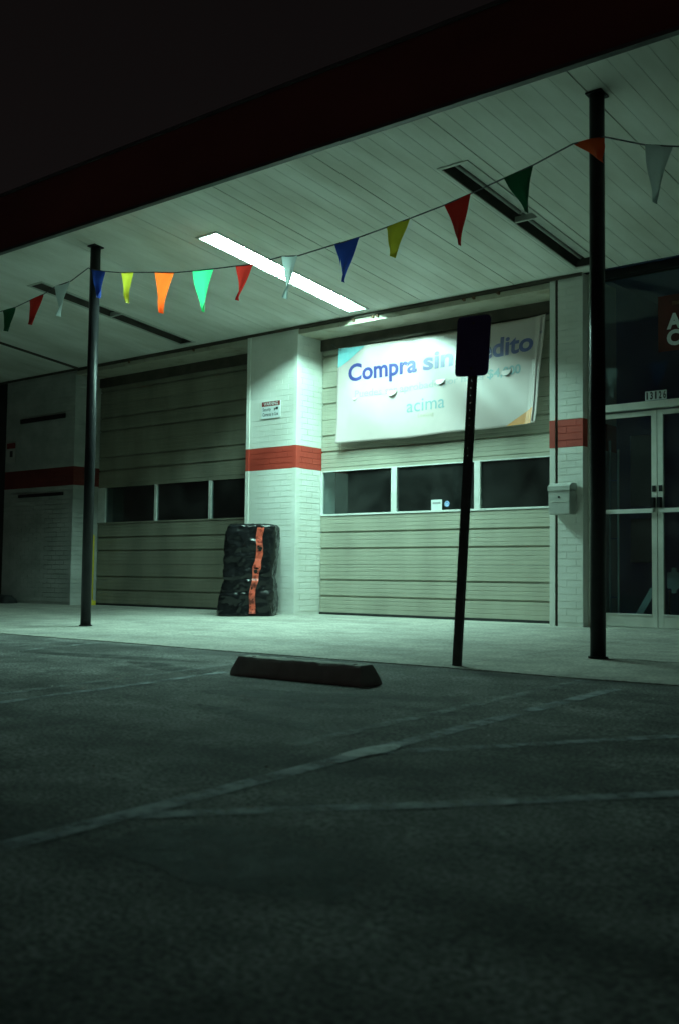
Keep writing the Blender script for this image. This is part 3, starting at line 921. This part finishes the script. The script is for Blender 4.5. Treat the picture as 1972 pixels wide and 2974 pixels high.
    # cords to the lintel corners, and a loose cord end below
    for p, q in (((BX0+.03, BZ1-.03), (-6.15, RECESS-0.01, 3.52)), ((BX1-.03, BZ1-.03), (-2.72, RECESS-0.01, 3.52))):
        bm = bmesh.new(); tube(bm, [ban_pt(*p, 0.004)-off, Vector(q)-off], 0.004, 6)
        mesh_obj('tie_cord', bm, M['cord'], root)
banner()

# =================================================================== warning sign on the pier
def warning_sign():
    root = tag(empty('warning_sign', (-6.86, -0.015, 2.517)), 'small white sign with red heading WARNING on the brick pier', 'sign')
    W_, H_ = 0.328, 0.222
    bm = bmesh.new(); box(bm, 0, W_, -0.004, 0.003, 0, H_); mesh_obj('plate', bm, M['sign_white'], root)
    bm = bmesh.new(); box(bm, 0.004, W_-0.004, -0.0055, -0.0042, 0.158, H_-0.004); mesh_obj('red_heading', bm, M['sign_red'], root)
    for t, s, w, x, z, m in (('WARNING', 0.062, 0.255, 0.036, 0.168, 'sign_white'), ('Security', 0.060, 0.145, 0.022, 0.098, 'ink_black'),
                             ('Cameras in Use', 0.060, 0.275, 0.022, 0.032, 'ink_black')):
        tm = text_mesh(t, s, w, 0.0008)
        bmesh.ops.translate(tm, verts=tm.verts, vec=(x, -0.0068, z))
        mesh_obj('lettering', tm, M[m], root)
    bm = bmesh.new(); box(bm, 0.250, 0.292, -0.0068, -0.0042, 0.105, 0.138); box(bm, 0.222, 0.236, -0.0068, -0.0042, 0.096, 0.130)
    box(bm, 0.236, 0.250, -0.0068, -0.0042, 0.112, 0.120)
    mesh_obj('camera_symbol', bm, M['ink_black'], root)
warning_sign()

# mailbox on the narrow pier
def mailbox():
    root = tag(empty('mailbox', (-2.49, 0, 1.147)), 'grey metal wall mailbox on the narrow pier by the post', 'mailbox')
    hw, d, h = 0.122, 0.152, 0.322
    bm = bmesh.new(); box(bm, -hw, hw, -d, -0.012, 0, h-0.075)
    bmesh.ops.bevel(bm, geom=list(bm.edges), offset=0.006, segments=2, affect='EDGES')
    mesh_obj('box_body', bm, M['mail_metal'], root)
    bm = bmesh.new()
    pr = [(-d-0.010, h-0.080), (-d-0.010, h-0.035), (-d+0.05, h), (-0.012, h), (-0.012, h-0.070), (-d+0.01, h-0.070)]
    a = [bm.verts.new((-hw-0.004, p[0], p[1])) for p in pr]; b = [bm.verts.new((hw+0.004, p[0], p[1])) for p in pr]
    for i in range(6): bm.faces.new((a[i], b[i], b[(i+1) % 6], a[(i+1) % 6]))
    bm.faces.new(a); bm.faces.new(b)
    lid = mesh_obj('lid', bm, M['mail_metal'], root)
    bm = bmesh.new(); box(bm, -hw+0.02, hw-0.02, -d-0.004, -d+0.001, 0.125, 0.132); mesh_obj('slot_lip', bm, M['steel'], root)
    bm = bmesh.new(); tube(bm, [(0, -d-0.006, 0.175), (0, -d+0.002, 0.175)], 0.011, 12); mesh_obj('lock', bm, M['ink_black'], root)
    bm = bmesh.new(); box(bm, -0.09, 0.09, -0.013, -0.004, 0.02, 0.30); mesh_obj('mounting_plate', bm, M['mail_metal'], root)
mailbox()

# stickers on the middle pane
o = tag(empty('window_card', (-4.52, RECESS-0.004, 1.2835)), 'small white card standing at the foot of the middle door pane', 'card')
bm = bmesh.new(); box(bm, 0, 0.155, 0.0, 0.003, 0, 0.125); mesh_obj('card_sheet', bm, M['sign_white'], o)
bm = bmesh.new(); box(bm, 0.02, 0.135, -0.0015, -0.0002, 0.074, 0.096); mesh_obj('printed_bar', bm, M['ink_pale'], o)
o = tag(empty('round_sticker', (-4.305, RECESS+0.014, 1.355)), 'round blue sticker on the middle door pane beside the card', 'sticker')
bm = bmesh.new(); tube(bm, [(0, 0, 0), (0, -0.002, 0)], 0.036, 18); mesh_obj('sticker_disc', bm, M['blue_sticker'], o)

# =================================================================== parking sign
def parking_sign():
    y = -4.014
    root = tag(empty('parking_sign', (-1.156, y, gz(y)-0.01), (0, math.radians(3.3), 0)), 'leaning parking sign, dark blank side showing, on perforated post', 'sign')
    H_ = 2.30
    # U-channel with a row of holes down the web
    bm = bmesh.new()
    w = 0.026
    for s in (-1, 1):
        box(bm, min(s*0.0032, s*w), max(s*0.0032, s*w), -0.002, 0.002, 0, H_)
        box(bm, min(s*w, s*(w+0.004)), max(s*w, s*(w+0.004)), -0.002, 0.024, 0, H_)
    z = 0.0
    while z < H_-0.05:
        step = 0.05 if z >= 1.25 else 1.25
        box(bm, -0.0032, 0.0032, -0.002, 0.002, z+0.0001, z+step-0.0045)
        z += step
    mesh_obj('post', bm, M['galv'], root)
    bm = bmesh.new()
    w, h, t, r = 0.262, 0.402, 0.003, 0.035
    zc = 1.925+0.202
    pts = []
    for cx, cz, a0 in ((w/2-r, h/2-r, 0), (-w/2+r, h/2-r, 90), (-w/2+r, -h/2+r, 180), (w/2-r, -h/2+r, 270)):
        for k in range(6):
            a = math.radians(a0+18*k); pts.append((cx+r*math.cos(a), zc+cz+r*math.sin(a)))
    f = [bm.verts.new((p[0], -0.0075, p[1])) for p in pts]; b = [bm.verts.new((p[0], -0.0035, p[1])) for p in pts]
    n = len(pts)
    bm.faces.new(f); bm.faces.new(b)
    for i in range(n): bm.faces.new((f[i], f[(i+1) % n], b[(i+1) % n], b[i]))
    mesh_obj('panel', bm, M['sign_back'], root)
    for bz in (zc-0.15, zc+0.15):
        bm = bmesh.new(); tube(bm, [(0, -0.0135, bz), (0, -0.0076, bz)], 0.008, 6); mesh_obj('bolt', bm, M['galv'], root)
parking_sign()

# =================================================================== wheel stop
def wheel_stop():
    y = -5.175
    root = empty('wheel_stop', (-1.465, y, gz(y)-0.0085), (math.atan(G), 0, 0))
    tag(root, 'dark concrete wheel stop lying across the parking bay', 'wheel stop')
    L_, W0, W1, H_ = 1.04, 0.19, 0.115, 0.112
    bm = bmesh.new()
    n = 30
    prof = [(-W0/2, 0), (-W0/2, 0.028), (-W1/2-0.006, H_-0.016), (-W1/2+0.008, H_), (W1/2-0.008, H_), (W1/2+0.006, H_-0.016), (W0/2, 0.028), (W0/2, 0)]
    rings = []
    for i in range(n+1):
        t = i/n
        ring = []
        for (py, pz) in prof:
            end = 0.035*(pz/H_)
            x = (-L_/2+end) + (L_-2*end)*t
            j = 0.0035*noise.noise((x*9, py*14, pz*14)) + (0.004*noise.noise((x*30, py*30, pz*30)) if pz > 0.02 else 0)
            ring.append(bm.verts.new((x, py*(1+j*6), pz+(j if pz > 0.02 else 0))))
        rings.append(ring)
    for a, b in zip(rings, rings[1:]):
        for k in range(len(prof)):
            bm.faces.new((a[k], a[(k+1) % len(prof)], b[(k+1) % len(prof)], b[k]))
    bm.faces.new(rings[0]); bm.faces.new(rings[-1])
    mesh_obj('stop_body', bm, M['stop_concrete'], root)
    for px in (-0.40, 0.40):
        bm = bmesh.new(); tube(bm, [(px, 0, H_-0.01), (px, 0, H_+0.003)], 0.013, 8); mesh_obj('anchor_pin', bm, M['rust'], root)
wheel_stop()

# =================================================================== wrapped box
def wrapped_box():
    yaw = math.radians(36)
    root = tag(empty('wrapped_box', (-6.61, -0.42, gz(-0.42)), (0, 0, yaw)), 'tall box wrapped in shiny black plastic with orange tape strip', 'wrapped box')
    def surf_pt(u, v, lift=0.0):
        """u around 0..1, v height 0..1"""
        z = v*1.10
        # footprint: rounded rectangle, wider at the foot, waisted
        w = 0.292 + 0.040*(1-v)**1.5 + 0.012*math.sin(v*9+0.6)
        d = 0.235 + 0.030*(1-v)**1.5
        a = 2*math.pi*u
        ca, sa = math.cos(a), math.sin(a)
        p = 5.0
        k = (abs(ca/w)**p + abs(sa/d)**p)**(-1/p)
        x, y = ca*k, sa*k
        x += -0.030*(1-v) + 0.018*v
        # crumpled plastic: sharp ridges from folded noise
        q = Vector((x*5, y*5, z*4))
        n = 0.046*(0.5-abs(noise.noise(q))) + 0.022*(0.4-abs(noise.noise(q*2.3+Vector((3, 1, 7))))) + 0.012*(0.4-abs(noise.noise(q*5.1+Vector((1, 9, 2))))) + 0.006*noise.noise(q*9)
        for zc, s, amp in ((0.46, 0.022, 0.014), (0.30, 0.02, 0.012), (0.78, 0.03, 0.010)):
            zz = z - zc - 0.06*ca*0.5
            n -= amp*math.exp(-(zz/s)**2)
        nrm = Vector((ca, sa, 0)).normalized()
        return Vector((x, y, z)) + nrm*(n+lift)
    bm = bmesh.new()
    nu, nv = 120, 72
    rings = []
    for j in range(nv+1):
        v = j/nv
        rings.append([bm.verts.new(surf_pt(i/nu, v)) for i in range(nu)])
    # gathered top
    for s, dz in ((0.92, 0.025), (0.7, 0.032), (0.35, 0.030)):
        ring = []
        for i in range(nu):
            b = surf_pt(i/nu, 1.0)
            wob = 0.014*noise.noise((i*0.35, s*9, 2.2))
            ring.append(bm.verts.new((b.x*s, b.y*s, 1.10+dz+wob)))
        rings.append(ring)
    for a, b in zip(rings, rings[1:]):
        for i in range(nu): bm.faces.new((a[i], a[(i+1) % nu], b[(i+1) % nu], b[i]))
    bm.faces.new(rings[-1]); bm.faces.new(rings[0])
    mesh_obj('plastic_wrap', bm, M['black_plastic'], root, True)
    # tape running down the camera-side face, right of centre
    bm = bmesh.new()
    L_, R_ = [], []
    n = 70
    for k in range(n+1):
        v = 0.985 - 0.96*k/n
        uc = 0.824 - 0.026*max(0, min(1, (0.62-v)/0.3)) + 0.004*math.sin(v*20)
        hw = 0.0195 + (0.006*math.exp(-((v-0.53)/0.05)**2))
        L_.append(bm.verts.new(surf_pt(uc-hw, v, 0.006+0.003*math.sin(v*55))))
        R_.append(bm.verts.new(surf_pt(uc+hw, v, 0.006+0.003*math.sin(v*47+1))))
    for k in range(n): bm.faces.new((L_[k], R_[k], R_[k+1], L_[k+1]))
    mesh_obj('orange_tape', bm, M['orange_tape'], root, True)
wrapped_box()

# =================================================================== pennants
PY = -3.045
COL = {'green': (0.05, 0.52, 0.20), 'red': (0.58, 0.030, 0.022), 'white': (0.66, 0.76, 0.76), 'blue': (0.030, 0.075, 0.42),
       'yellow': (0.66, 0.60, 0.05), 'orange': (0.85, 0.10, 0.015), 'dark green': (0.012, 0.10, 0.045)}
for k, c in COL.items(): M['pennant_'+k] = cloth_mat('pennant_'+k.replace(' ', '_'), c, 0.5)
FLAGS = [
 ('dark green', (-8.155, 3.534), (-7.888, 3.537), (-8.006, 3.26)), ('red', (-7.617, 3.571), (-7.342, 3.601), (-7.527, 3.268)),
 ('white', (-7.122, 3.651), (-6.842, 3.663), (-7.006, 3.297)), ('blue', (-6.478, 3.726), (-6.246, 3.665), (-6.345, 3.396)),
 ('yellow', (-5.982, 3.605), (-5.771, 3.571), (-5.92, 3.28)), ('orange', (-5.449, 3.515), (-5.141, 3.457), (-5.394, 3.096)),
 ('green', (-4.876, 3.426), (-4.583, 3.396), (-4.761, 3.015)), ('red', (-4.279, 3.368), (-4.046, 3.342), (-4.198, 3.022)),
 ('white', (-3.69, 3.351), (-3.497, 3.32), (-3.593, 2.943)), ('blue', (-3.075, 3.340), (-2.796, 3.352), (-2.952, 2.985)),
 ('yellow', (-2.516, 3.377), (-2.28, 3.402), (-2.429, 3.098)), ('red', (-1.938, 3.439), (-1.685, 3.477), (-1.788, 3.084)),
 ('dark green', (-1.39, 3.529), (-1.14, 3.57), (-1.214, 3.236)), ('orange', (-0.80, 3.640), (-0.556, 3.629), (-0.543, 3.437)),
 ('white', (-0.256, 3.499), (-0.059, 3.440), (-0.202, 3.082))]
def pennants():
    root = tag(empty('pennant_string', (-4, PY, 3.4)), 'string of coloured triangular pennants strung between the canopy posts', 'pennant string')
    off = Vector(root.location)
    pts = [(-13.0, 3.62), (-11.0, 3.56), (-9.2, 3.52), (-8.22, 3.531)]
    for c, a, b, t in FLAGS:
        if c == 'blue' and a[0] < -6: pts.append((-6.51, 3.746))
        pts += [a, b]
        if c == 'orange' and a[0] > -1: pts.append((-0.52, 3.612))
    pts += [(0.4, 3.30), (1.4, 3.18), (3.0, 3.35)]
    bm = bmesh.new()
    tube(bm, [Vector((x, PY - (0.0 if not (-6.6 < x < -6.4 or -0.85 < x < -0.5) else 0.02), z))-off for x, z in pts], 0.0055, 6)
    mesh_obj('cord', bm, M['cord'], root)
    for i, (c, a, b, t) in enumerate(FLAGS):
        bm = bmesh.new()
        n = 12
        A = Vector((a[0], 0, a[1])); B = Vector((b[0], 0, b[1])); T = Vector((t[0], 0, t[1]))
        rows = []
        ph = random.uniform(0, 6.28); amp = random.uniform(0.018, 0.036)
        for r in range(n+1):
            f = r/n
            l, rr = A.lerp(T, f), B.lerp(T, f)
            m = max(2, n-r+1) if r < n else 1
            row = []
            for k in range(7):
                s = k/6
                p = l.lerp(rr, s)
                # edges pull in a little; the tip curls
                p.y = amp*math.sin(s*5+ph+f*2.0)*(0.25+f*0.9) + 0.05*f*f*math.sin(ph*2)
                p.x += 0.016*math.sin(f*6+ph)*f
                if c == 'orange' and a[0] > -1: p.y -= 0.045*math.sin(math.pi*s)
                row.append(bm.verts.new(p + Vector((0, PY-0.004, 0)) - off))
            rows.append(row)
        for r in range(n):
            for k in range(6): bm.faces.new((rows[r][k], rows[r][k+1], rows[r+1][k+1], rows[r+1][k]))
        bmesh.ops.remove_doubles(bm, verts=bm.verts, dist=0.0005)
        o = mesh_obj('pennant', bm, M['pennant_'+c], root, True)
        o['label'] = c + ' pennant'
pennants()

# =================================================================== small things at the far left
def far_left():
    # dark vent strips high and low on the brick
    for z0, z1, lab in ((2.905, 2.975, 'dark horizontal vent strip high on the far left brick wall'),
                        (1.695, 1.745, 'dark horizontal vent strip just under the red band, far left')):
        root = tag(empty('vent_strip', (-11.72, -0.012, z0)), lab, 'vent', 'vent strips on the brick wall')
        bm = bmesh.new(); box(bm, -0.60, 0.60, -0.02, 0.0, 0, z1-z0); mesh_obj('vent_frame', bm, M['ink_black'], root)
        for k in range(3):
            zz = (z1-z0)*(k+0.5)/3
            bm = bmesh.new(); box(bm, -0.585, 0.585, -0.026, -0.0205, zz-0.006, zz+0.006); mesh_obj('slat', bm, M['black_metal'], root)
    root = tag(empty('wall_sign', (-12.58, -0.012, 2.28)), 'small pale sign with red heading at the far left wall edge', 'sign')
    bm = bmesh.new(); box(bm, -0.13, 0.13, -0.006, 0, 0, 0.34); mesh_obj('plate', bm, M['mail_metal'], root)
    bm = bmesh.new(); box(bm, -0.12, 0.12, -0.008, -0.0065, 0.24, 0.33); mesh_obj('red_heading', bm, M['sign_red'], root)
    bm = bmesh.new(); box(bm, -0.03, 0.05, -0.008, -0.0065, 0.10, 0.20); mesh_obj('dark_symbol', bm, M['ink_black'], root)
    # low dark block at the foot of the wall
    bm = bmesh.new()
    n = 26
    rings = []
    for i in range(n+1):
        t = i/n; x = -0.42+0.84*t
        h = 0.125*min(1, (1-abs(2*t-1))*6)**0.5 + 0.01*noise.noise((x*6, 0, 0)) + 0.004
        rings.append([bm.verts.new((x, y, z)) for y, z in ((-0.12, 0), (-0.11, h*0.6), (-0.05, h), (0.05, h), (0.11, h*0.6), (0.12, 0))])
    for a, b in zip(rings, rings[1:]):
        for k in range(5): bm.faces.new((a[k], a[k+1], b[k+1], b[k]))
    bm.faces.new(rings[0]); bm.faces.new(rings[-1])
    root = tag(empty('rubber_block', (-12.62, -0.17, gz(-0.17))), 'low dark block at the foot of the far left wall', 'block')
    mesh_obj('block_body', bm, M['dark_rubber'], root, True)
    # yellow pipe bollard behind the left post
    root = tag(empty('bollard', (-10.79, 0.30, 0)), 'thin yellow bollard at the brick corner, mostly hidden by the left post', 'bollard')
    bm = bmesh.new(); tube(bm, [(0, 0, 0.0), (0, 0, 1.06), (0, 0, 1.085), (0, 0, 1.10)], [0.045, 0.045, 0.036, 0.012], 16)
    mesh_obj('bollard_pipe', bm, M['yellow_paint'], root, True)
    bm = bmesh.new(); tube(bm, [(0, 0, 0.0), (0, 0, 0.07)], 0.085, 16); mesh_obj('bollard_base', bm, M['yellow_paint'], root)
far_left()

def pebbles():
    rnd = random.Random(3)
    bm = bmesh.new()
    for k in range(160):
        x = rnd.uniform(-6.5, 2.2); y = rnd.uniform(-9.2, -4.4)
        r = rnd.uniform(0.002, 0.005)
        z = gz(y)-0.008
        m = bmesh.ops.create_icosphere(bm, subdivisions=1, radius=r)
        sc = (rnd.uniform(.7, 1.4), rnd.uniform(.7, 1.4), rnd.uniform(.5, .9))
        for v in m['verts']:
            v.co = Vector((x+v.co.x*sc[0], y+v.co.y*sc[1], z+r*0.3+v.co.z*sc[2]))
    tag(mesh_obj('gravel', bm, M['stop_concrete']), kind='stuff')
pebbles()

# unlit wall beyond the end of the brick wall
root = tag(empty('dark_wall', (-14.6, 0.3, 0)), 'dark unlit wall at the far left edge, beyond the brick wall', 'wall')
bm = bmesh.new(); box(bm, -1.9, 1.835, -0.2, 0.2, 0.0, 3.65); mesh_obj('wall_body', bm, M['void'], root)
bm = bmesh.new(); box(bm, -1.9, 1.835, -0.215, -0.2005, 0.0, 0.12); mesh_obj('base_board', bm, M['dark_rubber'], root)
